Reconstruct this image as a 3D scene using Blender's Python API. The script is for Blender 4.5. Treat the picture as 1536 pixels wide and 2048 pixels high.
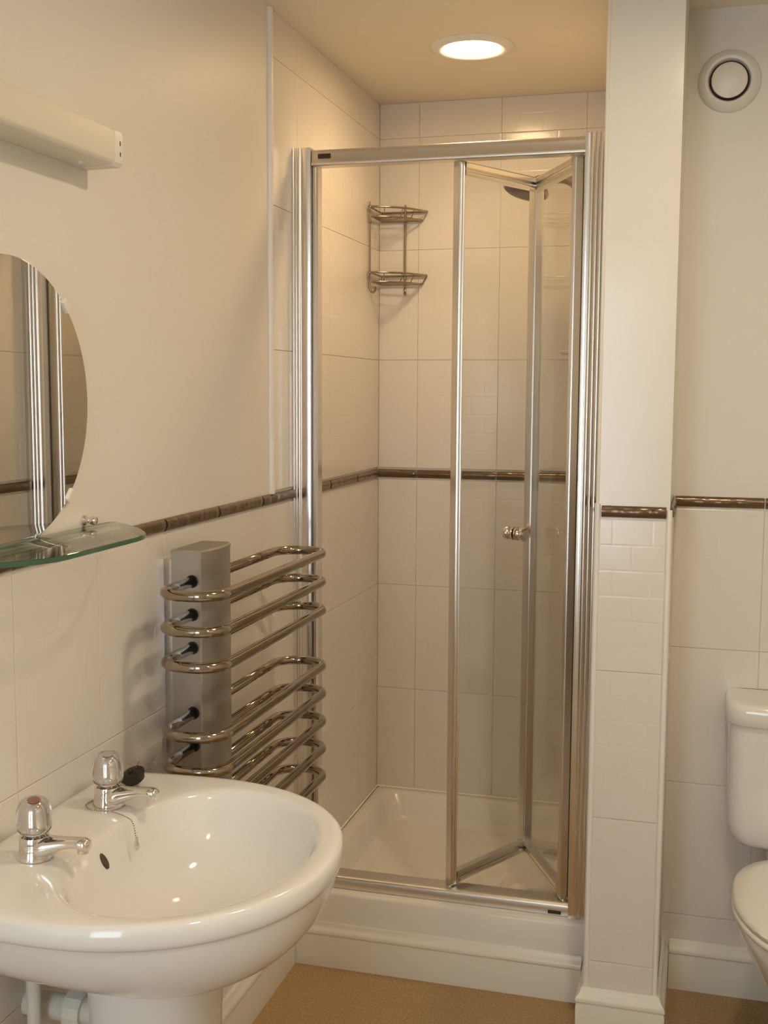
import bpy, bmesh, math, random
from mathutils import Vector, Matrix
random.seed(7)
for o in list(bpy.data.objects): bpy.data.objects.remove(o, do_unlink=True)
scene = bpy.context.scene
COL = scene.collection
PI = math.pi

# ------------------------------------------------------------------ camera
F_PX, YAW, PITCH, ROLL = 2304.67, 0.2702, 0.1045, 0.0055
CAM = Vector((0.9833, 0.0, 1.456))
fw = Vector((-math.sin(YAW)*math.cos(PITCH), math.cos(YAW)*math.cos(PITCH), -math.sin(PITCH)))
rt0 = Vector((math.cos(YAW), math.sin(YAW), 0)); up0 = rt0.cross(fw)
rt = rt0*math.cos(ROLL) + up0*math.sin(ROLL); up = -rt0*math.sin(ROLL) + up0*math.cos(ROLL)
cd = bpy.data.cameras.new('camera'); cam = bpy.data.objects.new('camera', cd); COL.objects.link(cam)
cd.sensor_fit = 'VERTICAL'; cd.sensor_height = 36.0; cd.sensor_width = 27.0
cd.lens = F_PX/2048*36.0; cd.clip_start = 0.02
M = Matrix((rt, up, -fw)).transposed().to_4x4(); M.translation = CAM
cam.matrix_world = M
scene.camera = cam

# ------------------------------------------------------------------ world, lights, exposure
W = bpy.data.worlds.new('world'); scene.world = W; W.use_nodes = True
W.node_tree.nodes['Background'].inputs[0].default_value = (0.62, 0.78, 1.0, 1)
W.node_tree.nodes['Background'].inputs[1].default_value = 1.0
SHOWER_COL = (1.0, 0.70, 0.36); ROOM_COL = (1.0, 0.81, 0.57)
SHOWER_LAMP = 48.0; SHOWER_BEAM = 11.5
ROOM_LAMP = 145.0
WIN = dict(x0=0.12, x1=0.72, z0=0.62, z1=2.06)
WINDOW_POWER = 15.0
ld = bpy.data.lights.new('window_daylight', 'AREA'); ld.shape = 'RECTANGLE'
ld.size = WIN['x1']-WIN['x0']-0.06; ld.size_y = WIN['z1']-WIN['z0']-0.06
ld.energy = WINDOW_POWER; ld.color = (0.80, 0.92, 1.0)
lo = bpy.data.objects.new('window_daylight', ld); COL.objects.link(lo)
lo.location = ((WIN['x0']+WIN['x1'])/2, -0.755, (WIN['z0']+WIN['z1'])/2); lo.rotation_euler = (PI/2, 0, PI)
cy = scene.cycles; cy.max_bounces = 7; cy.diffuse_bounces = 4; cy.glossy_bounces = 4; cy.transmission_bounces = 5; cy.transparent_max_bounces = 10
cy.use_adaptive_sampling = True; cy.adaptive_threshold = 0.07; cy.adaptive_min_samples = 16
vs = scene.view_settings
vs.view_transform = 'Standard'; vs.look = 'None'; vs.exposure = 0.03; vs.gamma = 1.0; vs.use_curve_mapping = False

# ------------------------------------------------------------------ materials
def mat(name, col, rough=0.5, metal=0.0, spec=0.5, coat=0.0):
    m = bpy.data.materials.new(name); m.use_nodes = True
    b = m.node_tree.nodes['Principled BSDF']
    b.inputs['Base Color'].default_value = (*col, 1); b.inputs['Roughness'].default_value = rough
    b.inputs['Metallic'].default_value = metal; b.inputs['Specular IOR Level'].default_value = spec
    b.inputs['Coat Weight'].default_value = coat
    return m
def N(m, typ, **kw):
    n = m.node_tree.nodes.new(typ)
    for k, v in kw.items(): setattr(n, k, v)
    return n
def L(m, a, b): m.node_tree.links.new(a, b)
def noise_bump(m, scale, strength, dist=0.001, detail=3):
    t = N(m, 'ShaderNodeTexCoord'); n = N(m, 'ShaderNodeTexNoise'); b = N(m, 'ShaderNodeBump')
    n.inputs['Scale'].default_value = scale; n.inputs['Detail'].default_value = detail
    b.inputs['Strength'].default_value = strength; b.inputs['Distance'].default_value = dist
    L(m, t.outputs['Object'], n.inputs['Vector']); L(m, n.outputs['Fac'], b.inputs['Height'])
    L(m, b.outputs['Normal'], m.node_tree.nodes['Principled BSDF'].inputs['Normal'])
    return n
def noise_col(m, scale, c1, c2, lo=0.35, hi=0.65, detail=3):
    t = N(m, 'ShaderNodeTexCoord'); n = N(m, 'ShaderNodeTexNoise'); r = N(m, 'ShaderNodeValToRGB')
    n.inputs['Scale'].default_value = scale; n.inputs['Detail'].default_value = detail
    r.color_ramp.elements[0].position = lo; r.color_ramp.elements[0].color = (*c1, 1)
    r.color_ramp.elements[1].position = hi; r.color_ramp.elements[1].color = (*c2, 1)
    L(m, t.outputs['Object'], n.inputs['Vector']); L(m, n.outputs['Fac'], r.inputs['Fac'])
    L(m, r.outputs['Color'], m.node_tree.nodes['Principled BSDF'].inputs['Base Color'])

PAINT = mat('wall_paint', (0.83, 0.795, 0.725), 0.42, spec=0.35); noise_bump(PAINT, 60, 0.06, 0.002)
CEILP = mat('ceiling_paint', (0.90, 0.825, 0.69), 0.75, spec=0.2); noise_bump(CEILP, 40, 0.05, 0.002)
PIERP = mat('partition_silk_paint', (0.82, 0.79, 0.735), 0.17, spec=0.4); noise_bump(PIERP, 50, 0.03, 0.002)
GLOSSW = mat('white_gloss_paint', (0.83, 0.80, 0.71), 0.28)
GROUT = mat('white_plastic_trim', (0.88, 0.86, 0.82), 0.3)
PLAST = mat('white_plastic', (0.84, 0.81, 0.74), 0.3)
CERAM = mat('white_ceramic', (0.86, 0.84, 0.80), 0.08, coat=0.3)
ACRYL = mat('tray_acrylic', (0.83, 0.80, 0.74), 0.2)
TILE = mat('embossed_white_tile', (0.83, 0.78, 0.72), 0.16)
def build_tile_relief(m):
    t = N(m, 'ShaderNodeTexCoord'); mp = N(m, 'ShaderNodeMapping'); br = N(m, 'ShaderNodeTexBrick'); b = N(m, 'ShaderNodeBump')
    mp.inputs['Rotation'].default_value = (-PI/2, 0, 0)
    L(m, t.outputs['Object'], mp.inputs['Vector']); L(m, mp.outputs['Vector'], br.inputs['Vector'])
    br.inputs['Scale'].default_value = 1.0; br.inputs['Brick Width'].default_value = 0.0833
    br.inputs['Row Height'].default_value = 0.0555; br.inputs['Mortar Size'].default_value = 0.004
    br.inputs['Mortar Smooth'].default_value = 1.0; br.offset = 0.5
    br.inputs['Color1'].default_value = (1, 1, 1, 1); br.inputs['Color2'].default_value = (0.45, 0.45, 0.45, 1); br.inputs['Mortar'].default_value = (0.2, 0.2, 0.2, 1)
    b.inputs['Strength'].default_value = 0.15; b.inputs['Distance'].default_value = 0.002
    n = N(m, 'ShaderNodeTexNoise'); n.inputs['Scale'].default_value = 22; b2 = N(m, 'ShaderNodeBump')
    b2.inputs['Strength'].default_value = 0.10; b2.inputs['Distance'].default_value = 0.003
    L(m, t.outputs['Object'], n.inputs['Vector']); L(m, n.outputs['Fac'], b2.inputs['Height'])
    L(m, br.outputs['Color'], b.inputs['Height']); L(m, b2.outputs['Normal'], b.inputs['Normal'])
    L(m, b.outputs['Normal'], m.node_tree.nodes['Principled BSDF'].inputs['Normal'])
build_tile_relief(TILE)
BORDER = mat('bronze_glazed_border', (0.17, 0.11, 0.065), 0.2, metal=0.5); noise_bump(BORDER, 28, 0.55, 0.006, 1)
CARPET = mat('tan_carpet', (0.45, 0.28, 0.13), 0.95, spec=0.1)
noise_col(CARPET, 260, (0.38, 0.25, 0.125), (0.60, 0.42, 0.235)); noise_bump(CARPET, 420, 0.8, 0.004)
ALU = mat('polished_aluminium', (0.80, 0.77, 0.73), 0.22, metal=1.0)
ALUD = mat('satin_aluminium', (0.74, 0.70, 0.65), 0.34, metal=1.0)
CHROME = mat('chrome', (0.80, 0.77, 0.74), 0.05, metal=1.0)
TUBEM = mat('chromed_tube', (0.36, 0.30, 0.24), 0.10, metal=1.0)
SILVER = mat('silver_satin_column', (0.46, 0.43, 0.39), 0.33, metal=0.8)
DARK = mat('dark_gap', (0.02, 0.017, 0.013), 0.6)
RUBBER = mat('black_rubber', (0.012, 0.011, 0.010), 0.45)
BADGE = mat('dark_badge', (0.035, 0.025, 0.015), 0.35)
RED = mat('red_indicator', (0.36, 0.07, 0.03), 0.3)
BLUE = mat('clear_indicator', (0.65, 0.66, 0.68), 0.2)
GREYP = mat('shaded_grey_plate', (0.07, 0.055, 0.04), 0.45)  # grey of the spray face, with its shade darkened into the colour
STEEL = mat('steel_wire', (0.40, 0.35, 0.29), 0.15, metal=1.0)
MIRROR = mat('silvered_mirror', (0.90, 0.90, 0.87), 0.01, metal=1.0)
GLEDGE = mat('green_glass_edge', (0.05, 0.13, 0.07), 0.1)
PIPE = mat('white_pipe', (0.80, 0.77, 0.68), 0.35)
DIFF = mat('opal_diffuser', (0.80, 0.75, 0.62), 0.35)
FROST = mat('frosted_pane', (0.85, 0.9, 0.95), 0.4)
def glass_mat(name, tint):
    m = bpy.data.materials.new(name); m.use_nodes = True; nt = m.node_tree
    for n in list(nt.nodes):
        if n.type == 'BSDF_PRINCIPLED': nt.nodes.remove(n)
    out = nt.nodes['Material Output']
    tr = N(m, 'ShaderNodeBsdfTransparent'); gl = N(m, 'ShaderNodeBsdfGlossy'); mx = N(m, 'ShaderNodeMixShader')
    lw = N(m, 'ShaderNodeLayerWeight'); lw.inputs['Blend'].default_value = 0.5     # Schlick reflectance of glass, same from either side
    pw = N(m, 'ShaderNodeMath', operation='POWER'); pw.inputs[1].default_value = 5.0
    ma = N(m, 'ShaderNodeMath', operation='MULTIPLY_ADD'); ma.inputs[1].default_value = 0.96; ma.inputs[2].default_value = 0.04
    L(m, lw.outputs['Facing'], pw.inputs[0]); L(m, pw.outputs[0], ma.inputs[0])
    tr.inputs['Color'].default_value = (*tint, 1); gl.inputs['Roughness'].default_value = 0.01
    L(m, ma.outputs[0], mx.inputs[0]); L(m, tr.outputs[0], mx.inputs[1]); L(m, gl.outputs[0], mx.inputs[2]); L(m, mx.outputs[0], out.inputs['Surface'])
    return m
GLASS = glass_mat('door_glass', (0.955, 0.96, 0.95))
SHGLASS = glass_mat('shelf_glass', (0.975, 0.985, 0.975))
ACRYLHEAD = mat('clear_acrylic', (0.92, 0.90, 0.88), 0.03)
ACRYLHEAD.node_tree.nodes['Principled BSDF'].inputs['Transmission Weight'].default_value = 0.9
ACRYLHEAD.node_tree.nodes['Principled BSDF'].inputs['IOR'].default_value = 1.45
def emis(name, col, s):
    m = bpy.data.materials.new(name); m.use_nodes = True; b = m.node_tree.nodes['Principled BSDF']
    b.inputs['Base Color'].default_value = (0.9, 0.85, 0.7, 1); b.inputs['Emission Color'].default_value = (*col, 1); b.inputs['Emission Strength'].default_value = s
    return m

# ------------------------------------------------------------------ helpers
def link(name, me, m, parent=None, smooth=False, loc=None):
    o = bpy.data.objects.new(name, me); COL.objects.link(o)
    if m and not me.materials: me.materials.append(m)
    if smooth:
        for p in me.polygons: p.use_smooth = True
    if parent: o.parent = parent
    if loc: o.location = loc
    return o
def from_bm(name, bm, m, parent=None, smooth=False, angle=None, loc=None):
    bmesh.ops.recalc_face_normals(bm, faces=bm.faces)
    me = bpy.data.meshes.new(name); bm.to_mesh(me); bm.free()
    if angle is not None:
        smooth = True
        me.set_sharp_from_angle(angle=math.radians(angle))
    return link(name, me, m, parent, smooth, loc)
def box_bm(x0, x1, y0, y1, z0, z1, bev=0.0, seg=2, bm=None):
    own = bm is None
    b2 = bmesh.new()
    bmesh.ops.create_cube(b2, size=1, matrix=Matrix.Translation(((x0+x1)/2, (y0+y1)/2, (z0+z1)/2)) @ Matrix.Diagonal((x1-x0, y1-y0, z1-z0, 1)))
    if bev > 0: bmesh.ops.bevel(b2, geom=list(b2.edges), offset=bev, segments=seg, profile=0.5, affect='EDGES')
    if own: return b2
    me = bpy.data.meshes.new('t'); b2.to_mesh(me); b2.free(); bm.from_mesh(me); bpy.data.meshes.remove(me)
    return bm
def box(name, x0, x1, y0, y1, z0, z1, m, parent=None, bev=0.0, seg=2):
    return from_bm(name, box_bm(x0, x1, y0, y1, z0, z1, bev, seg), m, parent, angle=40 if bev > 0 else None)
def prism(name, pts, axis, a0, a1, m, parent=None, smooth=None):
    """extrude a closed 2D polygon along an axis: pts are the other two coords in xyz order"""
    bm = bmesh.new()
    def P(p, a):
        if axis == 'x': return (a, p[0], p[1])
        if axis == 'y': return (p[0], a, p[1])
        return (p[0], p[1], a)
    A = [bm.verts.new(P(p, a0)) for p in pts]; B = [bm.verts.new(P(p, a1)) for p in pts]
    n = len(pts); bm.faces.new(A); bm.faces.new(B[::-1])
    for i in range(n): bm.faces.new((A[i], A[(i+1) % n], B[(i+1) % n], B[i]))
    return from_bm(name, bm, m, parent, angle=smooth)
def ring_loft(name, rings, m, parent=None, cap0=True, cap1=True, angle=None, smooth=True, subsurf=0):
    bm = bmesh.new(); R = [[bm.verts.new(p) for p in r] for r in rings]; n = len(rings[0])
    for a, b in zip(R, R[1:]):
        for i in range(n): bm.faces.new((a[i], a[(i+1) % n], b[(i+1) % n], b[i]))
    if cap0: bm.faces.new(R[0][::-1])
    if cap1: bm.faces.new(R[-1])
    o = from_bm(name, bm, m, parent, smooth=smooth, angle=angle)
    if subsurf:
        s = o.modifiers.new('s', 'SUBSURF'); s.levels = subsurf; s.render_levels = subsurf
    return o
def lathe(name, prof, m, parent=None, center=(0, 0, 0), axis='z', seg=40, angle=35, mtx=None):
    """prof: list of (r, h)"""
    bm = bmesh.new(); rings = []
    for r, h in prof:
        if r < 1e-6: rings.append([bm.verts.new((0, 0, h))])
        else: rings.append([bm.verts.new((r*math.cos(2*PI*i/seg), r*math.sin(2*PI*i/seg), h)) for i in range(seg)])
    for a, b in zip(rings, rings[1:]):
        if len(a) == 1 and len(b) == 1: continue
        for i in range(seg):
            j = (i+1) % seg
            if len(a) == 1: bm.faces.new((a[0], b[j], b[i]))
            elif len(b) == 1: bm.faces.new((a[i], a[j], b[0]))
            else: bm.faces.new((a[i], a[j], b[j], b[i]))
    if mtx is None:
        rot = {'z': Matrix.Identity(4), 'x': Matrix.Rotation(PI/2, 4, 'Y'), 'y': Matrix.Rotation(-PI/2, 4, 'X'), '-y': Matrix.Rotation(PI/2, 4, 'X')}[axis]
        mtx = Matrix.Translation(center) @ rot
    bmesh.ops.transform(bm, matrix=mtx, verts=bm.verts)
    return from_bm(name, bm, m, parent, angle=angle)
def sweep_into(bm, pts, r, seg=12, closed=False, caps=True):
    pts = [Vector(p) for p in pts]; n = len(pts)
    rad = r if callable(r) else (lambda t: r)
    T = []
    for i in range(n):
        a = pts[(i-1) % n] if (closed or i > 0) else pts[i]; b = pts[(i+1) % n] if (closed or i < n-1) else pts[i]
        T.append((b-a).normalized())
    u = T[0].orthogonal().normalized(); rings = []
    for i in range(n):
        if i > 0:
            q = T[i-1].rotation_difference(T[i]); u = (q @ u).normalized()
        v = T[i].cross(u); R = rad(i/(n-1))
        rings.append([bm.verts.new(pts[i]+(u*math.cos(2*PI*k/seg)+v*math.sin(2*PI*k/seg))*R) for k in range(seg)])
    pairs = list(zip(rings, rings[1:]))
    for a, b in pairs:
        for k in range(seg): bm.faces.new((a[k], a[(k+1) % seg], b[(k+1) % seg], b[k]))
    if closed:
        a, b = rings[-1], rings[0]
        off = min(range(seg), key=lambda s: (a[0].co-b[s].co).length)
        for k in range(seg): bm.faces.new((a[k], a[(k+1) % seg], b[(k+1+off) % seg], b[(k+off) % seg]))
    elif caps: bm.faces.new(rings[0][::-1]); bm.faces.new(rings[-1])
def tube(name, pts, r, m, parent=None, seg=12, closed=False):
    bm = bmesh.new(); sweep_into(bm, pts, r, seg, closed)
    return from_bm(name, bm, m, parent, angle=50)
def rounded(pts, rad, seg=8):
    """round the inner corners of a polyline"""
    pts = [Vector(p) for p in pts]; out = [pts[0]]
    for i in range(1, len(pts)-1):
        a, p, b = pts[i-1], pts[i], pts[i+1]; r = rad[i] if isinstance(rad, (list, tuple)) else rad
        d1 = (a-p).normalized(); d2 = (b-p).normalized(); ang = d1.angle(d2); t = r/math.tan(ang/2)
        c = p+(d1+d2).normalized()*(r/math.sin(ang/2)); s = p+d1*t; e = p+d2*t
        v0 = s-c; v1 = e-c; q = v0.rotation_difference(v1)
        for k in range(seg+1):
            qq = q.copy(); ax, an = q.to_axis_angle()
            out.append(c+Matrix.Rotation(an*k/seg, 3, ax) @ v0)
    out.append(pts[-1]); return out
def tag(o, label, cat, group=None):
    o['label'] = label; o['category'] = cat
    if group: o['group'] = group
    return o
def thing(name, label, cat, loc=(0, 0, 0), group=None):
    o = bpy.data.objects.new(name, None); COL.objects.link(o); o.location = loc; o.empty_display_size = 0.05
    return tag(o, label, cat, group)
def at(parent, o):                      # keep world-built geometry under a placed empty
    o.matrix_parent_inverse = Matrix.Translation(-parent.location); return o
def struct(o): o['kind'] = 'structure'; return o

# ------------------------------------------------------------------ dimensions
YB, YP, YT = 3.473, 2.514, 2.808          # shower back wall, pier front, toilet back wall
XS, XP = 0.765, 0.919                     # partition: shower side, toilet side
XR, YF, ZC = 1.95, -0.70, 2.32            # right wall, wall behind the camera, ceiling
ZR = 1.2008; HR = 0.0175                  # border centre and half height
YTRIM = 2.545
TH = 0.0028

# ------------------------------------------------------------------ shell
fl = struct(box('floor', -0.1, XR+0.1, YF-0.15, YB+0.1, -0.05, 0, CARPET))
ce = struct(box('ceiling', -0.1, XR+0.1, YF-0.15, YB+0.1, ZC, ZC+0.05, CEILP))
wl = struct(box('wall_left', -0.1, 0, YF-0.15, YB+0.1, 0, ZC, PAINT))
wb = struct(box('wall_shower', 0, XS+0.02, YB, YB+0.1, 0, ZC, PAINT))
wp = struct(box('wall_partition', XS, XP, YP, YB, 0, ZC, PIERP))
wt = struct(box('wall_toilet', XP, XR, YT, YT+0.1, 0, ZC, PAINT))
wr = struct(box('wall_right', XR, XR+0.1, YF-0.15, YT+0.1, 0, ZC, PAINT))
bm = bmesh.new()
for (a, b, c, d_) in ((0, WIN['x0'], 0, ZC), (WIN['x1'], XR, 0, ZC), (WIN['x0'], WIN['x1'], 0, WIN['z0']), (WIN['x0'], WIN['x1'], WIN['z1'], ZC)):
    box_bm(a, b, YF-0.12, YF, c, d_, bm=bm)
wf = struct(from_bm('wall_front', bm, PAINT))
bm = bmesh.new(); x0, x1, z0, z1 = WIN['x0'], WIN['x1'], WIN['z0'], WIN['z1']
for (a, b, c, d_) in ((x0, x0+.04, z0, z1), (x1-.04, x1, z0, z1), (x0, x1, z0, z0+.04), (x0, x1, z1-.04, z1), (x0, x1, 1.62, 1.66)):
    box_bm(a, b, -0.79, -0.75, c, d_, 0.004, bm=bm)
wn = struct(from_bm('window_1', bm, GLOSSW))
box('pane', x0+.03, x1-.03, -0.775, -0.77, z0+.03, z1-.03, FROST, wn)

# tiles -------------------------------------------------------------
TILE_ME = {}
def tile_mesh(w, h):
    k = (round(w, 4), round(h, 4))
    if k not in TILE_ME:
        bm = box_bm(-w/2, w/2, -TH, 0.0, -h/2, h/2)
        es = [e for e in bm.edges if all(v.co.y < -TH*0.5 for v in e.verts)]
        bmesh.ops.bevel(bm, geom=es, offset=0.0009, segments=2, profile=0.5, affect='EDGES')
        bmesh.ops.recalc_face_normals(bm, faces=bm.faces)
        me = bpy.data.meshes.new('tile'); bm.to_mesh(me); bm.free(); me.materials.append(TILE)
        TILE_ME[k] = me
    return TILE_ME[k]
def lay(parent, face, const, u0, u1, joints, zs):
    """tile a wall rectangle; face 'back' = faces -Y, 'left' = faces +X, 'shower' = faces -X; u along the wall"""
    us = sorted(set([u0, u1]+[j for j in joints if u0+0.01 < j < u1-0.01]))
    g = 0.00045
    for a, b in zip(us, us[1:]):
        for c, d_ in zip(zs, zs[1:]):
            w, h = b-a-2*g, d_-c-2*g
            if w < 0.004 or h < 0.004: continue
            o = bpy.data.objects.new('tile', tile_mesh(w, h)); COL.objects.link(o); o.parent = parent
            u, z = (a+b)/2, (c+d_)/2
            if face == 'back': o.location = (u, const, z)
            elif face == 'left': o.location = (const, u, z); o.rotation_euler.z = PI/2
            else: o.location = (const, u, z); o.rotation_euler.z = -PI/2
BORD_ME = {}
def border(parent, face, const, u0, u1, joints):
    us = sorted(set([u0, u1]+[j for j in joints if u0+0.01 < j < u1-0.01]))
    for a, b in zip(us, us[1:]):
        w = round(b-a-0.003, 4)
        if w not in BORD_ME:
            bm = bmesh.new(); ns, nu = 8, 14; hh = 0.0125
            rows = []
            for i in range(nu+1):
                x = -w/2+w*i/nu
                wob = 1+0.14*math.sin(i*1.7)+0.08*math.sin(i*2.9+1)
                rows.append([bm.verts.new((x, -(TH*0.5+0.0085*wob*math.sin(PI*k/ns)), -hh*math.cos(PI*k/ns))) for k in range(ns+1)])
            for A, B in zip(rows, rows[1:]):
                for k in range(ns): bm.faces.new((A[k], A[k+1], B[k+1], B[k]))
            for A in (rows[0], rows[-1]):
                bm.faces.new(A)
            bmesh.ops.recalc_face_normals(bm, faces=bm.faces)
            me = bpy.data.meshes.new('border_tile'); bm.to_mesh(me); bm.free(); me.materials.append(BORDER)
            for p in me.polygons: p.use_smooth = True
            me.set_sharp_from_angle(angle=math.radians(60))
            BORD_ME[w] = me
        o = bpy.data.objects.new('border_tile', BORD_ME[w]); COL.objects.link(o); o.parent = parent; u = (a+b)/2
        if face == 'back': o.location = (u, const, ZR)
        elif face == 'left': o.location = (const, u, ZR); o.rotation_euler.z = PI/2
        else: o.location = (const, u, ZR); o.rotation_euler.z = -PI/2
low = [0.10, 0.184, 0.517, 0.850, ZR-HR]
lowsh = [0.186, 0.517, 0.850, ZR-HR]
high = [ZR+HR, 1.5513, 1.8843, 2.2173, ZC]
jl = [1.729+0.25*k for k in range(-10, 8)]
lay(wl, 'left', 0, YF, 2.479, jl, low)
lay(wl, 'left', 0, 2.479, YB-TH, jl, lowsh)
lay(wl, 'left', 0, YTRIM+0.006, YB-TH, jl, high)
border(wl, 'left', 0, YF, YB-TH, jl)
jb = [0.1268+0.25*k for k in range(0, 4)]
lay(wb, 'back', YB, TH, XS-TH, jb, lowsh); lay(wb, 'back', YB, TH, XS-TH, jb, high); border(wb, 'back', YB, TH, XS-TH, jb)
js = [YB-0.2-0.25*k for k in range(0, 5)]
lay(wp, 'shower', XS, YP+0.008, YB-TH, js, lowsh); lay(wp, 'shower', XS, YP+0.008, YB-TH, js, high); border(wp, 'shower', XS, YP+0.008, YB-TH, js)
lay(wp, 'back', YP, XS+0.007, XP-0.007, [], low); border(wp, 'back', YP, XS+0.009, XP-0.006, [])
jt = [1.125+0.25*k for k in range(0, 4)]
lay(wt, 'back', YT, XP+0.002, XR, jt, low); border(wt, 'back', YT, XP+0.002, XR, jt)
lay(wp, 'left', XP, YP+0.008, YT-TH, [], low); border(wp, 'left', XP, YP+0.008, YT-TH, [])

# tile edge trims
def qtrim(name, cx, cy, r, z0, z1, m=GROUT, seg=14):
    bm = bmesh.new(); sweep_into(bm, [(cx, cy, z0), (cx, cy, z1)], r, seg)
    return struct(from_bm(name, bm, m, angle=50))
qtrim('trim_1', 0.001, YTRIM, 0.009, ZR+0.012, ZC-0.001)
qtrim('trim_2', XS+0.0015, YP+0.0015, 0.0068, 0.10, ZR+0.016)
qtrim('trim_3', XP-0.0015, YP+0.0015, 0.0068, 0.10, ZR+0.006)
qtrim('trim_4', XS+0.001, YP+0.001, 0.004, ZR+0.017, ZC-0.001, PAINT)

# skirting -----------------------------------------------------------
SK = [(0, 0), (0.018, 0), (0.018, 0.082), (0.0165, 0.086), (0.0165, 0.089), (0.0185, 0.092), (0.0185, 0.098), (0.0165, 0.103), (0.0125, 0.107), (0.0098, 0.111), (0.0085, 0.116), (0.007, 0.120), (0.004, 0.122), (0, 0.122)]
def skirting(name, path, m=GLOSSW, sc=1.0):
    """path: plan polyline, skirting projects to the right-hand side of travel"""
    P = [Vector((p[0], p[1])) for p in path]; rings = []
    for i, p in enumerate(P):
        d1 = (P[i]-P[i-1]).normalized() if i > 0 else (P[1]-P[0]).normalized()
        d2 = (P[i+1]-P[i]).normalized() if i < len(P)-1 else d1
        n1 = Vector((d1.y, -d1.x)); n2 = Vector((d2.y, -d2.x)); nn = (n1+n2).normalized(); k = 1/max(0.3, nn.dot(n1))
        rings.append([(p.x+nn.x*k*o, p.y+nn.y*k*o, z*sc) for o, z in SK])
    return struct(ring_loft(name, rings, m, angle=28))
skirting('baseboard_left', [(TH, 2.648), (TH, YF)][::-1])
skirting('baseboard_shower', [(0.0, 2.67), (0.742, 2.67)], sc=0.93)
skirting('baseboard_partition', [(XS-0.001, 2.668), (XS-0.001, YP-TH-0.001), (XP+TH+0.001, YP-TH-0.001), (XP+TH+0.001, YT-TH)])
skirting('baseboard_toilet', [(XP+TH+0.02, YT-TH-0.001), (XR, YT-TH-0.001)])
skirting('baseboard_right', [(XR, YT-0.03), (XR, YF+0.02)])
skirting('baseboard_front', [(XR-0.02, YF), (0.03, YF)])

# ------------------------------------------------------------------ shower tray
tr = thing('shower_tray', 'white acrylic shower tray behind the skirting under the folding glass door', 'shower tray', (XS/2, 3.07, 0))
def rrect(x0, x1, y0, y1, r, z, seg=6):
    out = []
    for cx, cy, a0 in ((x1-r, y1-r, 0), (x0+r, y1-r, PI/2), (x0+r, y0+r, PI), (x1-r, y0+r, 3*PI/2)):
        for k in range(seg+1):
            a = a0+PI/2*k/seg; out.append((cx+r*math.cos(a), cy+r*math.sin(a), z))
    return out
tx0, tx1, ty0, ty1 = 0.0055, XS-0.0055, 2.6705, YB-0.0055
rings = [rrect(tx0, tx1, ty0, ty1, 0.002, 0.001), rrect(tx0, tx1, ty0, ty1, 0.002, 0.182), rrect(tx0+.003, tx1-.003, ty0+.004, ty1-.003, 0.004, 0.189), rrect(tx0+.006, tx1-.006, ty0+.009, ty1-.006, 0.006, 0.191),
         rrect(tx0+.034, tx1-.034, ty0+.075, ty1-.034, 0.045, 0.190), rrect(tx0+.040, tx1-.040, ty0+.081, ty1-.040, 0.05, 0.186), rrect(tx0+.062, tx1-.062, ty0+.10, ty1-.062, 0.06, 0.128), rrect(tx0+.075, tx1-.075, ty0+.115, ty1-.075, 0.06, 0.116), rrect(tx0+.10, tx1-.10, ty0+.14, ty1-.10, 0.07, 0.112), rrect(tx0+.3, tx1-.3, ty0+.35, ty1-.35, 0.03, 0.108)]
at(tr, ring_loft('tray_body', rings, ACRYL, tr, angle=40))
at(tr, lathe('drain_cover', [(0, 0.006), (0.03, 0.005), (0.042, 0.002), (0.043, 0)], CHROME, tr, (0.610, 3.26, 0.1115), seg=28))
at(tr, tube('sealant_bead', [(TH+.002, 2.756, 0.191), (TH+.002, YB-TH-.002, 0.191), (XS-TH-.002, YB-TH-.002, 0.191)], 0.004, GROUT, tr, 8))

# ------------------------------------------------------------------ folding shower door
sd = thing('folding_shower_door', 'silver framed glass bifold shower door, half folded inwards', 'shower door', (0.38, 2.72, 0.191))
Z0, Z1 = 0.192, 2.037
def ribbed(x_from, x_to, y_front, y_back, ribs, n=8):
    """plan polygon of an extruded wall profile with half round ribs on its front"""
    pts = []; w = (x_to-x_from)
    for (a, b, h) in ribs:
        for k in range(n+1):
            t = k/n; p = (x_from+w*(a+(b-a)*t), y_front-h*math.sin(PI*t))
            if not pts or abs(p[0]-pts[-1][0])+abs(p[1]-pts[-1][1]) > 1e-6: pts.append(p)
    return pts+[(x_to, y_back), (x_from, y_back)]
# left wall profile: plain channel, groove, broad rib, then the closing strip
pl = ribbed(TH, 0.050, 2.692, 2.752, [(0, 0.08, 0.0012), (0.08, 0.25, 0.0004), (0.27, 0.42, 0.0012), (0.42, 0.55, -0.0012), (0.55, 0.98, 0.0018)])
at(sd, prism('wall_profile', pl, 'z', Z0, Z1, ALU, sd, 60))
pr = ribbed(0.704, XS-TH, 2.692, 2.752, [(0, 0.20, 0.0005), (0.20, 0.38, 0.0021), (0.38, 0.56, 0.0021), (0.56, 0.74, 0.0021), (0.74, 1.0, 0.0006)], 8)
at(sd, prism('wall_profile', pr, 'z', Z0-0.001, Z1, ALU, sd, 60))
sx = [(0.050, 2.705), (0.054, 2.701), (0.057, 2.705), (0.060, 2.701), (0.064, 2.705), (0.064, 2.735), (0.050, 2.735)]
at(sd, prism('closing_strip', sx, 'z', 0.232, 2.000, ALU, sd, 40))
hp = [(2.752, 1.998), (2.752, 2.034), (2.712, 2.034), (2.706, 2.033), (2.702, 2.031), (2.6995, 2.027), (2.6985, 2.022), (2.6975, 2.006), (2.6955, 2.003), (2.695, 2.000), (2.6955, 1.996), (2.698, 1.994), (2.704, 1.994), (2.71, 1.998)]
at(sd, prism('header_rail', hp, 'x', 0.050, 0.704, ALUD, sd, 40))
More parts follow.
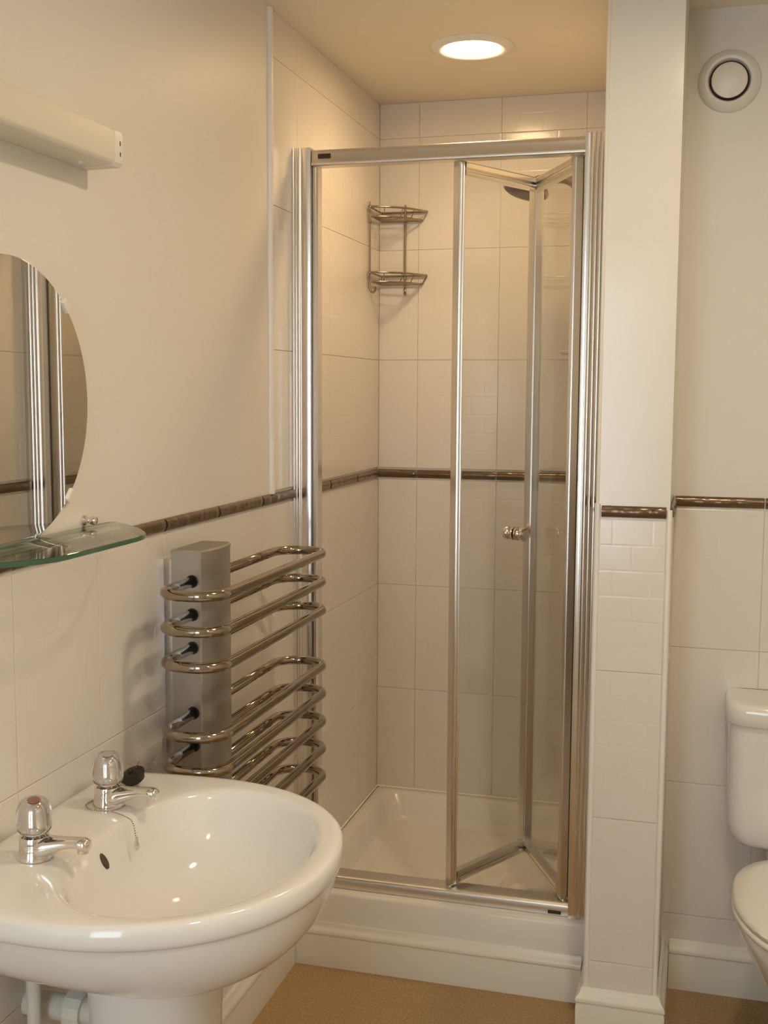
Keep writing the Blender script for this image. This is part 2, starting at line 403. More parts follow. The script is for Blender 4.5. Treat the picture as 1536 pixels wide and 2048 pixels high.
bp = [(2.752, 0.192), (2.752, 0.222), (2.712, 0.222), (2.7045, 0.221), (2.7005, 0.2185), (2.6990, 0.215), (2.6985, 0.203), (2.6985, 0.192)]
at(sd, prism('bottom_rail', bp, 'x', 0.050, 0.704, ALUD, sd, 40))
for (a, b, y, z0, z1) in ((0.0665, 0.098, 2.6975, 2.0115, 2.022), (0.655, 0.687, 2.6985, 0.1945, 0.2035)):
    bd = at(sd, box('badge', a, b, y-0.0012, y+0.003, z0, z1, BADGE, sd)); bd['label'] = 'small dark maker badge'
# folding leaves
PS = Vector((0.402, 2.722)); PF = Vector((0.5535, 3.000)); PJ = Vector((0.690, 2.722))
LZ0, LZ1 = 0.226, 1.996
def leaf(A, B, label, knob=False):
    d_ = (B-A); ln = d_.length; d_ = d_.normalized(); nrm = Vector((d_.y, -d_.x)); ang = math.atan2(d_.y, d_.x)
    mtx = Matrix.Translation((A.x, A.y, 0)) @ Matrix.Rotation(ang, 4, 'Z')
    def put(o): o.matrix_world = mtx; return o
    g = from_bm('door_leaf', box_bm(0.012, ln-0.012, -0.002, 0.002, LZ0+0.012, LZ1-0.012), GLASS)
    g.parent = sd; g.matrix_parent_inverse = Matrix.Translation(-sd.location); g.matrix_basis = mtx
    g['label'] = label
    def sub(o): o.parent = g; return o
    def stile(x0, x1, flip):
        w = x1-x0; hw = 0.013
        pts = [(x0, -hw*.6)]+[(x0+w*(0.08+0.4*t/6), -hw*(.6+.4*math.sin(PI*t/6))) for t in range(7)]+[(x0+w*(0.54+0.4*t/6), -hw*(.6+.4*math.sin(PI*t/6))) for t in range(7)]+[(x1, -hw*.6), (x1, hw*.6)]
        pts += [(x1-w*(0.06+0.4*t/6), hw*(.6+.4*math.sin(PI*t/6))) for t in range(7)]+[(x1-w*(0.54+0.4*t/6), hw*(.6+.4*math.sin(PI*t/6))) for t in range(7)]+[(x0, hw*.6)]
        return sub(prism('stile', pts, 'z', LZ0, LZ1, ALU, None, 40))
    stile(0.0, 0.021, 0); stile(ln-0.021, ln, 1)
    for z0, z1 in ((LZ0, LZ0+0.030), (LZ1-0.032, LZ1)):
        pts = [(-0.010, z0), (-0.013, z0+.004), (-0.013, z0+.012), (-0.009, z0+.015), (-0.013, z0+.018), (-0.013, z1-.004), (-0.009, z1), (0.009, z1), (0.013, z1-.004), (0.013, z0+.018), (0.009, z0+.015), (0.013, z0+.012), (0.013, z0+.004), (0.010, z0)]
        sub(prism('leaf_rail', pts, 'x', 0.021, ln-0.021, ALU, None, 40))
    for z in (LZ1, LZ0-0.012):
        sub(lathe('pivot_cap', [(0, 0), (0.008, 0), (0.0085, 0.003), (0.0085, 0.009), (0.008, 0.012), (0, 0.012)], CHROME, None, (0.006 if knob else ln-0.006, 0, z), seg=18))
    if knob:
        prof = [(0.0, 0.0), (0.014, 0.0), (0.0155, 0.002), (0.0155, 0.005), (0.011, 0.008), (0.0095, 0.011), (0.012, 0.014), (0.0155, 0.018), (0.0165, 0.023), (0.0155, 0.028), (0.011, 0.0315), (0, 0.033)]
        kx = ln-0.066; prof = [(r*1.15, h) for r, h in prof]
        sub(lathe('knob', prof, CHROME, None, mtx=Matrix.Translation((kx, 0.0022, 1.092)) @ Matrix.Rotation(-PI/2, 4, 'X'), seg=28))
        sub(lathe('knob', prof, CHROME, None, mtx=Matrix.Translation((kx, -0.0022, 1.092)) @ Matrix.Rotation(PI/2, 4, 'X'), seg=28))
    return g
leaf(PS, PF, 'glass leaf with round chrome knobs', True)
leaf(PF, PJ, 'glass leaf hinged at the partition side')

# ------------------------------------------------------------------ wash basin
YC = 1.483
bs = thing('wash_basin', 'white ceramic wash basin on a pedestal, bracketed by two chrome taps', 'wash basin', (0, YC, 0.62))
def polar(poly, cx, n=120):
    """radius of a closed star-shaped polygon (x,u) around (cx,0) for n angles"""
    pts = [(p[0]-cx, p[1]) for p in poly]; out = []
    for k in range(n):
        a = 2*PI*k/n; dx, dy = math.cos(a), math.sin(a); best = 0
        for i in range(len(pts)):
            (x1, y1), (x2, y2) = pts[i], pts[(i+1) % len(pts)]
            ex, ey = x2-x1, y2-y1; den = dx*ey-dy*ex
            if abs(den) < 1e-12: continue
            t = (x1*ey-y1*ex)/den; s = (x1*dy-y1*dx)/den
            if t > 0 and -1e-9 <= s <= 1+1e-9: best = max(best, t)
        out.append(best)
    return out
def smoothr(r, it):
    for _ in range(it): r = [(r[i-1]+2*r[i]+r[(i+1) % len(r)])/4 for i in range(len(r))]
    return r
OUT = []
for k in range(41):                       # front half: super-ellipse from u=-0.288 to 0.288
    a = -PI/2+PI*k/40; c, s = math.cos(a), math.sin(a)
    OUT.append((0.19+0.312*abs(c)**0.92, 0.288*math.copysign(abs(s)**0.94, s)))
OUT += [(0.10, 0.285), (0.04, 0.275), (0.006, 0.262), (0.006, -0.262), (0.04, -0.275), (0.10, -0.285)]
INN = []
for k in range(41):
    a = -PI/2+PI*k/40; c, s = math.cos(a), math.sin(a)
    INN.append((0.262+0.200*abs(c)**0.95, 0.236*math.copysign(abs(s)**0.95, s)))
INN += [(0.225, 0.226), (0.19, 0.196), (0.168, 0.165), (0.150, 0.115), (0.140, 0.05), (0.140, -0.05), (0.150, -0.115), (0.168, -0.165), (0.19, -0.196), (0.225, -0.226)]
BC = 0.29; NB = 120
ro = polar(OUT, BC, NB); ri = smoothr(polar(INN, BC, NB), 3)
def bring(f, z, dz=None):
    out = []
    for k in range(NB):
        a = 2*PI*k/NB; r = f(k, a); zz = z(k, a) if callable(z) else z
        x = max(0.0055, BC+r*math.cos(a)); out.append((x, YC+r*math.sin(a), zz))
    return out
def ell(a, rx_f, rx_b, ru):
    c, s = math.cos(a), math.sin(a); rx = rx_f if c > 0 else rx_b
    return 1/math.sqrt((c/rx)**2+(s/ru)**2)
mixr = lambda t: (lambda k, a: ri[k]+(ro[k]-ri[k])*t)
rings = [bring(lambda k, a: ell(a, 0.085, 0.24, 0.105), 0.635),
         bring(lambda k, a: min(ro[k]*0.97, ell(a, 0.115, 0.27, 0.150)), 0.645),
         bring(lambda k, a: min(ro[k]*0.95, ro[k]*0.35+ell(a, 0.15, 0.4, 0.20)*0.52), 0.668),
         bring(lambda k, a: ro[k]*0.86, 0.700), bring(lambda k, a: ro[k]*0.938, 0.735), bring(lambda k, a: ro[k]*0.965, 0.762),
         bring(lambda k, a: ro[k]*0.972, 0.7665), bring(lambda k, a: ro[k]*0.988, 0.768), bring(lambda k, a: ro[k]*1.0, 0.774), bring(lambda k, a: ro[k]*1.002, 0.783), bring(lambda k, a: ro[k]*0.995, 0.793),
         bring(lambda k, a: ro[k]*0.982, 0.799), bring(mixr(0.72), 0.8005), bring(mixr(0.35), 0.7995), bring(mixr(0.10), 0.7985),
         bring(mixr(0.0), 0.796), bring(lambda k, a: ri[k]*0.975, 0.789), bring(lambda k, a: ri[k]*0.94, 0.772), bring(lambda k, a: ri[k]*0.885, 0.745), bring(lambda k, a: ri[k]*0.80, 0.715),
         bring(lambda k, a: ri[k]*0.66, 0.688), bring(lambda k, a: ri[k]*0.46, 0.671), bring(lambda k, a: ri[k]*0.25, 0.663), bring(lambda k, a: 0.024, 0.659)]
at(bs, ring_loft('basin_bowl', rings, CERAM, bs, subsurf=1))
at(bs, lathe('waste_outlet', [(0.0, 0.0), (0.012, 0.0), (0.016, 0.003), (0.028, 0.004), (0.030, 0.002), (0.030, 0)], CHROME, bs, (BC, YC, 0.6605), seg=28))
# overflow slot in the back slope of the bowl
ov = Matrix.Translation((0.1515, YC-0.015, 0.764)) @ Matrix.Rotation(math.radians(70), 4, 'Y') @ Matrix.Rotation(math.radians(18), 4, 'Z') @ Matrix.Diagonal((1.35, 0.62, 1, 1))
at(bs, lathe('overflow_hole', [(0, 0.0022), (0.0085, 0.0022), (0.010, 0.0012), (0.0105, 0.0), (0.0105, -0.004)], GREYP, bs, mtx=ov, seg=28))
pd = thing('basin_pedestal', 'white ceramic pedestal under the wash basin', 'pedestal', (0.226, YC, 0))
rings = []
for z, wx, wu in ((0.0, 0.115, 0.125), (0.03, 0.114, 0.124), (0.06, 0.100, 0.110), (0.30, 0.084, 0.094), (0.55, 0.089, 0.100), (0.630, 0.093, 0.104), (0.634, 0.089, 0.100)):
    r = []
    for k in range(48):
        a = 2*PI*k/48; c, s = math.cos(a), math.sin(a)
        r.append((0.226+wx*math.copysign(abs(c)**0.8, c), YC+wu*math.copysign(abs(s)**0.75, s), z))
    rings.append(r)
at(pd, ring_loft('pedestal_column', rings, CERAM, pd, subsurf=1))
# taps
def tap(name, label, x, y, z, ind, grp):
    t = thing(name, label, 'tap', (x, y, z), grp)
    lathe('tap_body', [(0, 0), (0.0245, 0), (0.025, 0.003), (0.0235, 0.008), (0.0215, 0.022), (0.0215, 0.030), (0.020, 0.034), (0.0135, 0.036), (0.0135, 0.041), (0, 0.041)], CHROME, t, seg=32)
    rings = []
    for s, h, w, zc in ((0.0, 0.0165, 0.0220, 0.0170), (0.018, 0.0158, 0.0205, 0.0180), (0.032, 0.0120, 0.0165, 0.0225), (0.048, 0.0080, 0.0130, 0.0275), (0.064, 0.0072, 0.0115, 0.0300), (0.070, 0.0080, 0.0118, 0.0297), (0.076, 0.0092, 0.0118, 0.0288), (0.083, 0.0088, 0.0105, 0.0280), (0.087, 0.0058, 0.007, 0.0275)):
        rings.append([(s, w*math.copysign(abs(math.cos(2*PI*k/20))**0.8, math.cos(2*PI*k/20)), zc+h*math.copysign(abs(math.sin(2*PI*k/20))**0.8, math.sin(2*PI*k/20))) for k in range(20)])
    sp = ring_loft('spout', rings, CHROME, t, subsurf=1)
    lathe('nozzle', [(0, -0.004), (0.0075, -0.004), (0.0082, -0.002), (0.0082, 0.006), (0, 0.006)], CHROME, sp, (0.076, 0, 0.0195), seg=20)
    hd = lathe('tap_head', [(0, 0.041), (0.0215, 0.041), (0.0235, 0.044), (0.0245, 0.050), (0.0245, 0.068), (0.0238, 0.075), (0.0215, 0.082), (0.0175, 0.0875), (0.012, 0.0908), (0.006, 0.0922), (0, 0.0925)], ACRYLHEAD, t, seg=32)
    lathe('head_core', [(0, 0.042), (0.0190, 0.042), (0.0180, 0.047), (0.0150, 0.053), (0.0145, 0.070), (0.0125, 0.077), (0.008, 0.0815), (0, 0.083)], CHROME, hd, seg=24)
    t.scale = (1, 1, 0.95)
    i = lathe('indicator_disc', [(0, 0.0832), (0.0075, 0.0832), (0.0080, 0.0838), (0.0075, 0.0846), (0, 0.0848)], ind, hd, seg=24)
    return t
tap('basin_tap', 'chrome basin tap with clear dome head and red marker, nearer the camera', 0.094, 1.378, 0.800, RED, 'basin taps')
tap('basin_tap', 'chrome basin tap with clear dome head beside the black plug', 0.092, 1.590, 0.800, BLUE, 'basin taps')
# plug on the deck with its ball chain
pg = thing('sink_plug', 'black rubber sink plug with ball chain lying behind the tap', 'plug', (0.086, 1.684, 0.8))
pm = Matrix.Translation((0.086, 1.684, 0.8155)) @ Matrix.Rotation(math.radians(22), 4, 'X') @ Matrix.Rotation(math.radians(-14), 4, 'Y')
at(pg, lathe('plug_body', [(0, -0.007), (0.0175, -0.007), (0.0195, 0.0), (0.0215, 0.002), (0.0215, 0.005), (0.018, 0.008), (0.006, 0.010), (0.005, 0.014), (0, 0.0145)], RUBBER, pg, mtx=pm, seg=32))
bm = bmesh.new()
def bead(bm, p, r=0.0014): bmesh.ops.create_icosphere(bm, subdivisions=1, radius=r, matrix=Matrix.Translation(p))
def chain(ctrl, step=0.0034):
    pts = [Vector(c) for c in ctrl]; out = []
    n = len(pts)
    for i in range(n-1):
        p0, p1, p2, p3 = pts[max(0, i-1)], pts[i], pts[i+1], pts[min(n-1, i+2)]
        for k in range(40):
            t = k/40
            out.append(0.5*((2*p1)+(-p0+p2)*t+(2*p0-5*p1+4*p2-p3)*t*t+(-p0+3*p1-3*p2+p3)*t**3))
    out.append(pts[-1]); acc = 0; res = [out[0]]
    for a, b in zip(out, out[1:]):
        acc += (b-a).length
        if acc >= step: res.append(b); acc = 0
    return res
ch = [(0.087, 1.690, 0.826), (0.091, 1.694, 0.839), (0.083, 1.702, 0.828), (0.066, 1.676, 0.806), (0.058, 1.640, 0.802), (0.060, 1.600, 0.802), (0.0605, 1.575, 0.802), (0.080, 1.560, 0.802), (0.108, 1.561, 0.802), (0.128, 1.556, 0.802), (0.148, 1.548, 0.8005), (0.160, 1.542, 0.795), (0.1665, 1.537, 0.778)]
for p in chain(ch): bead(bm, p)
at(pg, from_bm('ball_chain', bm, STEEL, pg, smooth=True))
at(pg, lathe('chain_stay', [(0, -0.012), (0.003, -0.0115), (0.0046, -0.008), (0.0046, -0.002), (0.0028, 0.003), (0.0022, 0.008), (0, 0.009)], CHROME, pg, (0.169, 1.5355, 0.7685), seg=16))
# pipework below the basin
vp = thing('supply_pipe', 'white vertical supply pipe on the wall left of the pedestal', 'pipe', (0.045, 1.44, 0))
at(vp, tube('pipe_run', [(0.045, 1.440, 0.02), (0.045, 1.440, 0.66)], 0.0105, PIPE, vp, 16))
at(vp, lathe('pipe_clip', [(0.0108, -0.008), (0.0145, -0.008), (0.0145, 0.008), (0.0108, 0.008)], PIPE, vp, (0.045, 1.440, 0.30), seg=20))
tp = thing('waste_trap', 'white plastic waste trap beside the pedestal under the basin', 'waste trap', (0.06, 1.49, 0.49))
at(tp, tube('waste_pipe', [(TH, 1.490, 0.512), (0.128, 1.490, 0.512)], 0.020, PIPE, tp, 18))
at(tp, lathe('compression_nut', [(0.0202, -0.015), (0.027, -0.015), (0.029, -0.010), (0.029, 0.010), (0.027, 0.015), (0.0202, 0.015)], PLAST, tp, (0.088, 1.490, 0.512), axis='x', seg=12, angle=20))

# ------------------------------------------------------------------ heated towel rail
tw = thing('towel_radiator', 'chrome heated towel rail with a silver column and looped tubes', 'towel rail', (0.06, 2.02, 0.5))
CX0, CX1, CY0, CY1, CZ0, CZ1 = 0.030, 0.090, 1.951, 2.092, 0.47, 1.150
cp = [(CX0, CY0), (CX1-0.003, CY0)]+[(CX1+0.010*math.sin(PI*k/10)-0.000, CY0+0.002+(CY1-CY0-0.004)*k/10) for k in range(11)]+[(CX1-0.003, CY1), (CX0, CY1)]
at(tw, prism('column', cp, 'z', CZ0, CZ1, SILVER, tw, 30))
cc = [(0.055+(x-0.055)*1.03, 2.0215+(y-2.0215)*1.02) for x, y in cp]
ring0 = [(x, y, CZ1) for x, y in cc]; ring1 = [(x, y, CZ1+0.006) for x, y in cc]; ring2 = [(0.055+(x-0.055)*0.95, 2.0215+(y-2.0215)*0.96, CZ1+0.009) for x, y in cc]
at(tw, ring_loft('top_cap', [ring0, ring1, ring2], SILVER, tw, angle=30))
at(tw, box('wall_bracket', TH, CX0, CY0+0.024, CY1-0.024, CZ0+0.01, CZ1-0.012, ALUD, tw, 0.002))
tube_me = None
for z in (1.101, 1.038, 0.975, 0.850, 0.787, 0.724, 0.661, 0.598):
    if tube_me is None:
        path = rounded([(0.072, 1.958, 0), (0.072, 1.806, 0), (0.186, 1.806, 0), (0.186, 2.418, 0), (0.074, 2.418, 0), (0.074, 2.080, 0)], [0, 0.045, 0.050, 0.055, 0.055, 0], 10)
        bm = bmesh.new(); sweep_into(bm, path, 0.0098, 16); bmesh.ops.recalc_face_normals(bm, faces=bm.faces)
        tube_me = bpy.data.meshes.new('tube_loop'); bm.to_mesh(tube_me); bm.free(); tube_me.materials.append(TUBEM)
        for p in tube_me.polygons: p.use_smooth = True
        hole_shade_me = []
        for (x, y) in ((0.072, 1.951), (0.074, 2.092)):
            bm = bmesh.new(); sweep_into(bm, [(x, y-0.0012, 0), (x, y+0.0012, 0)], 0.0122, 20)  # dark disc colours in the shaded hole around each tube end
            bmesh.ops.recalc_face_normals(bm, faces=bm.faces)
            me = bpy.data.meshes.new('socket_hole_shade'); bm.to_mesh(me); bm.free(); me.materials.append(DARK); hole_shade_me.append(me)
    o = bpy.data.objects.new('tube_loop', tube_me); COL.objects.link(o); o.parent = tw; o.location = Vector((0, 0, z))-tw.location
    for me in hole_shade_me:
        c = bpy.data.objects.new('socket_hole_shade', me); COL.objects.link(c); c.parent = o

# ------------------------------------------------------------------ mirror, shelf, light over the basin
mr = thing('round_mirror', 'round frameless wall mirror above the glass shelf', 'mirror', (0.004, 1.488, 1.437))
at(mr, lathe('mirror_glass', [(0, 0.0), (0.212, 0.0), (0.2125, 0.0045), (0.211, 0.0055), (0, 0.0055)], MIRROR, mr, (0.0015, 1.488, 1.437), axis='x', seg=96, angle=20))
for ang in (45, -45, 135, -135):
    a = math.radians(ang); mtx = Matrix.Translation((0.0, 1.488+0.2125*math.cos(a), 1.437+0.2125*math.sin(a))) @ Matrix.Rotation(a, 4, 'X')
    bm = box_bm(0.0, 0.011, -0.006, 0.006, -0.012, 0.012, 0.002); bmesh.ops.transform(bm, matrix=mtx, verts=bm.verts)
    at(mr, from_bm('mirror_clip', bm, PLAST, mr))
sh = thing('glass_shelf', 'clear glass shelf with green edge below the round mirror', 'shelf', (0.01, 1.488, 1.228))
def shelf_outline(inset):
    xb = 0.008; half = []
    for k in range(9):                   # rounded back corner, slanted end, rounded front corner
        a = PI/2*k/8; half.append((xb+0.006+0.016*math.sin(a), 0.272-0.006*(1-math.cos(a))))
    half += [(0.045, 0.257), (0.085, 0.220), (0.110, 0.193), (0.130, 0.166), (0.142, 0.146), (0.149, 0.126), (0.152, 0.100)]
    half = [(xb, 0.266)]+half
    k = 1-inset/0.15
    half = [(xb+(x-xb)*k, u*k) for x, u in half]
    return [(x, 1.488+u) for x, u in half]+[(x, 1.488-u) for x, u in half[::-1]]
ZSH = 1.228
rings = [[(x, y, ZSH-0.004) for x, y in shelf_outline(0.0008)], [(x, y, ZSH-0.0033) for x, y in shelf_outline(0)], [(x, y, ZSH+0.0033) for x, y in shelf_outline(0)], [(x, y, ZSH+0.004) for x, y in shelf_outline(0.0008)]]
g = at(sh, ring_loft('shelf_pane', rings, SHGLASS, sh, angle=30))
g.data.materials.append(GLEDGE)
for p in g.data.polygons:
    if abs(p.normal.z) < 0.5: p.material_index = 1
for y in (1.690, 1.286):
    br = at(sh, lathe('shelf_bracket', [(0, 0.0), (0.009, 0.0), (0.009, 0.003), (0.005, 0.006), (0.005, 0.012), (0.0065, 0.014), (0.0075, 0.019), (0.006, 0.024), (0, 0.026)], CHROME, sh, (0.0, y, ZSH+0.0135), axis='x', seg=20))
    at(sh, lathe('shelf_bracket', [(0, 0.0), (0.008, 0.0), (0.008, 0.003), (0.005, 0.006), (0.005, 0.018), (0, 0.020)], CHROME, sh, (0.0, y, ZSH-0.0125), axis='x', seg=20))
sl = thing('shaver_light', 'cream plastic strip light on the wall above the round mirror', 'wall light', (0, 1.5, 1.81))
fy1 = 1.726; fy0 = 1.25
def lrect(y, d=0.0): return [(TH*0+0.0005, y, 1.811+d), (0.060, y, 1.812+d), (0.0645, y, 1.8155+d), (0.066, y, 1.820), (0.066, y, 1.860-d), (0.0645, y, 1.8655-d), (0.060, y, 1.868-d), (0.0005, y, 1.872-d)]
at(sl, ring_loft('light_body', [lrect(fy0+.028), lrect(fy1-.028)], DIFF, sl, angle=35))
def lcap(ys):
    rr = []
    for y, s in ys: rr.append([(x*s if x > 0.001 else x, y, 1.8415+(z-1.8415)*(s*1.012)) for x, _, z in lrect(0)])
    return rr
at(sl, ring_loft('end_cap', lcap([(fy1-.028, 1.012), (fy1-.004, 1.012), (fy1, 0.96)]), PLAST, sl, angle=35))
at(sl, ring_loft('end_cap', lcap([(fy0+.028, 1.012), (fy0+.004, 1.012), (fy0, 0.96)]), PLAST, sl, angle=35))
for z in (1.8475, 1.8305): at(sl, box('vent_slot', 0.0658, 0.0672, fy1-.0135, fy1-.011, z-0.0035, z+0.0035, DARK, sl))
at(sl, box('pull_switch', 0.026, 0.034, fy1-.075, fy1-.067, 1.8065, 1.8125, PLAST, sl, 0.002))

# ------------------------------------------------------------------ ceiling downlights
def downlight(x, y, r, strength, label, col=ROOM_COL):
    t = thing('ceiling_downlight', label, 'ceiling light', (x, y, ZC), 'ceiling downlights')
    k = r/0.1
    lathe('bezel_ring', [(0.068*k, 0.0), (0.068*k, -0.004), (0.074*k, -0.009), (0.084*k, -0.011), (0.095*k, -0.008), (0.100*k, -0.002), (0.100*k, 0.0)], GROUT, t, seg=56)
    lathe('lamp_lens', [(0, -0.007), (0.04*k, -0.0065), (0.072*k, -0.005), (0.0725*k, -0.001), (0, -0.001)], emis('lit_lens', col, strength), t, seg=48)
    return t
downlight(0.388, 2.955, 0.105, SHOWER_LAMP, 'lit round ceiling downlight above the shower', SHOWER_COL)
sb = bpy.data.lights.new('shower_beam', 'SPOT'); sb.energy = SHOWER_BEAM; sb.color = SHOWER_COL; sb.spot_size = math.radians(156); sb.spot_blend = 1.0; sb.shadow_soft_size = 0.06
sbo = bpy.data.objects.new('shower_beam', sb); COL.objects.link(sbo); sbo.location = (0.388, 2.955, ZC-0.012)
downlight(1.00, 1.72, 0.105, ROOM_LAMP, 'round ceiling downlight over the room, in front of the basin')
downlight(1.45, 0.50, 0.105, ROOM_LAMP, 'round ceiling downlight near the window end of the room')

# ------------------------------------------------------------------ extractor vent
ev = thing('extractor_vent', 'round cream extractor valve high on the wall above the toilet', 'vent', (1.012, YT, 2.158))
at(ev, lathe('vent_ring', [(0.044, 0.002), (0.0445, 0.010), (0.0475, 0.016), (0.053, 0.0175), (0.060, 0.0145), (0.066, 0.008), (0.0695, 0.002), (0.0695, 0.0)], PLAST, ev, (1.012, YT, 2.158), axis='-y', seg=64))
at(ev, lathe('vent_throat', [(0, 0.001), (0.046, 0.001), (0.046, 0.004), (0, 0.004)], DARK, ev, (1.012, YT, 2.158), axis='-y', seg=48))
at(ev, lathe('vent_disc', [(0, 0.003), (0.030, 0.003), (0.0385, 0.010), (0.0395, 0.013), (0.0385, 0.015), (0.034, 0.0165), (0.01, 0.0168), (0, 0.0168)], PLAST, ev, (1.012, YT, 2.158), axis='-y', seg=56))

# ------------------------------------------------------------------ toilet
tl = thing('toilet', 'white close-coupled toilet with its lid down against the tiled wall', 'toilet', (1.25, 2.45, 0))
TXC = 1.25
def cis(z, w, yf, r, bulge=0.012):
    out = []; yb = YT-TH-0.0003
    pts = [(TXC-w, yb), (TXC+w, yb)]
    n = 9
    R = [(TXC+w-r+r*math.cos(-PI/2*k/n), yf+r+bulge*0-r*math.sin(PI/2*k/n)) for k in range(n+1)]
    pts += R
    for k in range(1, 12):
        t = k/12; x = TXC+(w-r)*(1-2*t); pts.append((x, yf-bulge*math.sin(PI*t)))
    pts += [(2*TXC-x, y) for x, y in R[::-1]]
    return [(x, y, z) for x, y in pts]
rings = [cis(0.425, 0.150, 2.672, 0.03), cis(0.428, 0.160, 2.664, 0.034), cis(0.437, 0.172, 2.660, 0.038), cis(0.452, 0.181, 2.657, 0.04), cis(0.475, 0.186, 2.655, 0.042), cis(0.52, 0.188, 2.654, 0.042), cis(0.713, 0.190, 2.650, 0.042)]
at(tl, ring_loft('cistern', rings, CERAM, tl, angle=50))
rings = [cis(0.712, 0.195, 2.643, 0.046), cis(0.715, 0.198, 2.640, 0.048), cis(0.745, 0.198, 2.640, 0.048), cis(0.756, 0.194, 2.643, 0.047), cis(0.760, 0.186, 2.650, 0.045), cis(0.7608, 0.172, 2.664, 0.04), cis(0.7600, 0.150, 2.684, 0.04)]
at(tl, ring_loft('cistern_lid', rings, CERAM, tl, angle=60))
def egg(z, w, yb, yf, n=48, yc=None):
    out = []; yc = yb-(yb-yf)*0.45 if yc is None else yc
    for k in range(n):
        a = 2*PI*k/n; c, s = math.cos(a), math.sin(a)
        y = yc+(yb-yc)*math.copysign(abs(s)**0.75, s) if s > 0 else yc+(yc-yf)*s
        out.append((TXC+w*math.copysign(abs(c)**(0.85 if s > 0 else 1), c), y, z))
    return out
rings = [egg(0.0, 0.105, 2.68, 2.27), egg(0.02, 0.104, 2.68, 2.27), egg(0.05, 0.090, 2.67, 2.30), egg(0.16, 0.088, 2.67, 2.30), egg(0.22, 0.105, 2.68, 2.27), egg(0.29, 0.140, 2.69, 2.21), egg(0.345, 0.168, 2.70, 2.165), egg(0.375, 0.176, 2.70, 2.15), egg(0.392, 0.178, 2.70, 2.147), egg(0.398, 0.172, 2.695, 2.155)]
at(tl, ring_loft('pan', rings, CERAM, tl, subsurf=1))
at(tl, box('pan_shelf', TXC-0.095, TXC+0.095, 2.62, YT-TH-0.002, 0.30, 0.424, CERAM, tl, 0.015))
rings = [egg(0.400, 0.170, 2.600, 2.152), egg(0.402, 0.178, 2.606, 2.142), egg(0.408, 0.181, 2.608, 2.138), egg(0.414, 0.179, 2.606, 2.141), egg(0.416, 0.172, 2.600, 2.150)]
at(tl, ring_loft('seat', rings, PLAST, tl, angle=60))
rings = [egg(0.417, 0.170, 2.602, 2.154), egg(0.419, 0.178, 2.608, 2.144), egg(0.426, 0.180, 2.610, 2.141), egg(0.434, 0.174, 2.606, 2.150), egg(0.439, 0.150, 2.58, 2.18), egg(0.441, 0.08, 2.50, 2.28)]
at(tl, ring_loft('seat_lid', rings, PLAST, tl, angle=60))
for s in (-1, 1): at(tl, lathe('hinge', [(0, -0.02), (0.010, -0.02), (0.011, -0.017), (0.011, 0.017), (0.010, 0.02), (0, 0.02)], PLAST, tl, (TXC+s*0.075, 2.612, 0.415), axis='x', seg=18))

# ------------------------------------------------------------------ corner caddy in the shower
cdy = thing('shower_caddy', 'two-tier chrome wire corner caddy high in the shower', 'shower caddy', (0.0, YB, 1.75))
XA, YA = 0.0115, YB-TH-0.006               # wall offsets
for pts in ([(XA, 3.336, 2.012), (XA, 3.336, 1.760), (XA+0.004, 3.336, 1.750), (XA+0.012, 3.330, 1.746), (XA+0.020, 3.322, 1.750), (XA+0.023, 3.318, 1.762)], [(0.086, YA, 2.018), (0.086, YA, 1.765), (0.088, YA-0.004, 1.754), (0.090, YA-0.012, 1.748), (0.091, YA-0.018, 1.753)]):
    at(cdy, tube('upright', pts, 0.0034, STEEL, cdy, 8))
for x, y, z in ((XA, 3.336, 1.952), (0.086, YA, 1.960)):
    at(cdy, lathe('stop_bead', [(0, -0.005), (0.004, -0.003), (0.0052, 0), (0.004, 0.003), (0, 0.005)], STEEL, cdy, (x, y, z), seg=14))
def tri(z, k, n=14):
    """corner basket outline: two straight sides along the walls and a bowed front"""
    cx, cy = XA+0.001, YA-0.001
    a = Vector((cx, YB-0.150*k, z)); b = Vector((0.156*k, cy, z)); pts = [Vector((cx, cy, z)), a]
    for i in range(1, n):
        t = i/n; p = a.lerp(b, t); off = 0.026*k*math.sin(PI*t); pts.append(p+Vector((0.68, -0.73, 0))*off)
    pts.append(b); return pts
for z in (1.996, 1.806):
    rim = at(cdy, tube('basket_rim', tri(z, 1.0), 0.0031, STEEL, cdy, 8, closed=True))
    bm = bmesh.new(); lowp = tri(z-0.026, 0.90)
    sweep_into(bm, lowp, 0.0030, 8, True)
    up_ = tri(z, 1.0)
    for i in (0, 1, 4, 8, 11, 15): sweep_into(bm, [up_[i], lowp[i]], 0.0016, 6)
    side = [lowp[1]+(lowp[0]-lowp[1])*t for t in (0.15, 0.32, 0.5, 0.68, 0.85)]
    for s_, i in zip(side, (2, 4, 6, 9, 12)):
        sweep_into(bm, [s_, lowp[i+1]], 0.0020, 6)
    at(cdy, from_bm('basket_floor', bm, STEEL, cdy, angle=50))

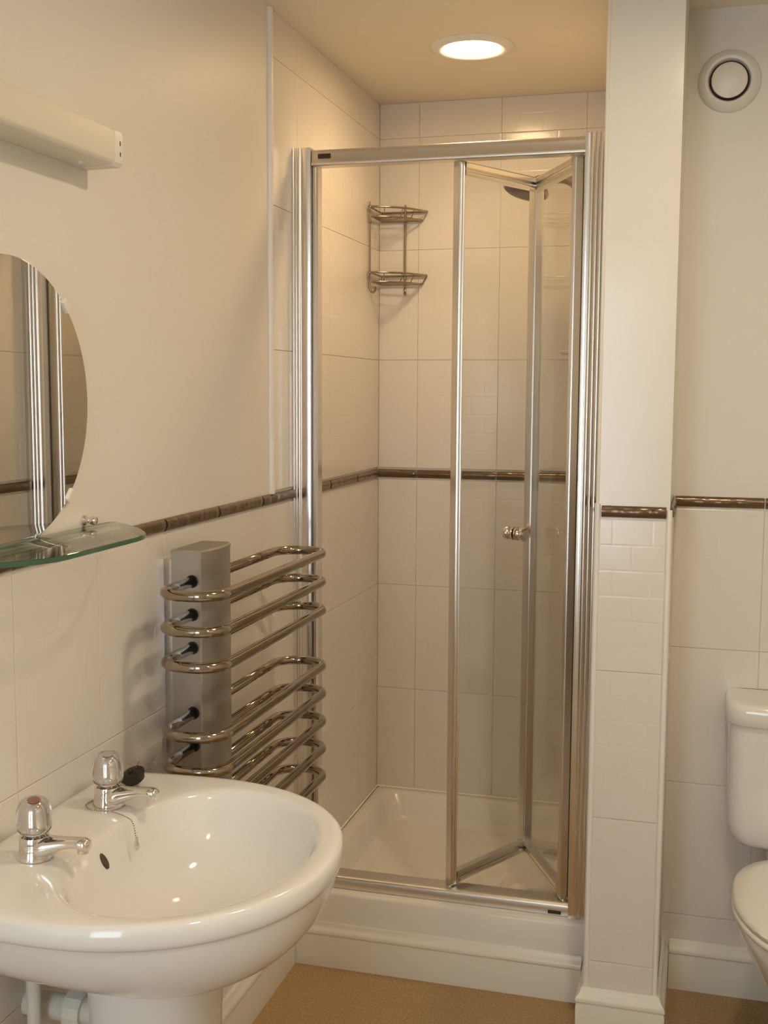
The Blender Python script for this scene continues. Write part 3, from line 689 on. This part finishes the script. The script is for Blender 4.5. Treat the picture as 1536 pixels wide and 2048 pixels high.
# ------------------------------------------------------------------ shower handset and riser on the partition
YH = 3.15
rs = thing('shower_riser', 'chrome shower slide rail on the partition wall inside the shower', 'slide rail', (0.745, YH, 1.3))
at(rs, tube('rail', [(0.722, YH, 1.30), (0.722, YH, 2.02)], 0.0095, CHROME, rs, 16))
for z in (1.32, 2.0): at(rs, lathe('rail_bracket', [(0, 0), (0.016, 0), (0.017, 0.006), (0.013, 0.03), (0.013, 0.038), (0, 0.038)], CHROME, rs, mtx=Matrix.Translation((XS-TH, YH, z)) @ Matrix.Rotation(-PI/2, 4, 'Y'), seg=20))
at(rs, box('slider_holder', 0.682, 0.738, YH-0.020, YH+0.020, 1.885, 1.925, CHROME, rs, 0.010, 4))
at(rs, box('soap_dish', 0.610, 0.735, YH-0.07, YH+0.05, 1.555, 1.566, ALUD, rs, 0.004))
hs = thing('shower_handset', 'chrome shower handset with a shade-darkened spray face on the slide rail', 'shower head', (0.53, YH, 2.02))
hm = Matrix.Translation((0.500, YH, 1.990)) @ Matrix.Rotation(math.radians(13), 4, 'Y') @ Matrix.Rotation(math.radians(-10), 4, 'X')
at(hs, lathe('head_shell', [(0.0, 0.034), (0.020, 0.033), (0.040, 0.028), (0.056, 0.019), (0.0625, 0.008), (0.0625, 0.0), (0.058, -0.003)], TUBEM, hs, mtx=hm, seg=40, angle=60))
at(hs, lathe('spray_face', [(0.058, -0.003), (0.050, -0.0075), (0.03, -0.010), (0, -0.0105)], GREYP, hs, mtx=hm, seg=40))
hpth = [Vector(p) for p in ((0.520, YH, 2.010), (0.563, YH, 2.022), (0.603, YH, 2.022), (0.632, YH, 2.005), (0.655, YH, 1.966), (0.676, YH, 1.925), (0.692, YH, 1.890))]
cv = []
for i in range(len(hpth)-1):
    p0, p1, p2, p3 = hpth[max(0, i-1)], hpth[i], hpth[i+1], hpth[min(len(hpth)-1, i+2)]
    for k in range(6):
        t = k/6; cv.append(0.5*((2*p1)+(-p0+p2)*t+(2*p0-5*p1+4*p2-p3)*t*t+(-p0+3*p1-3*p2+p3)*t**3))
cv.append(hpth[-1])
at(hs, tube('handle', cv, lambda t: 0.0165-0.003*t, TUBEM, hs, 18))
at(rs, tube('hose', [(0.692, YH, 1.885), (0.698, YH+0.004, 1.82), (0.700, YH+0.02, 1.6), (0.705, YH+0.05, 1.35), (0.72, YH+0.07, 1.22), (0.745, YH+0.075, 1.18)], 0.007, CHROME, rs, 12))
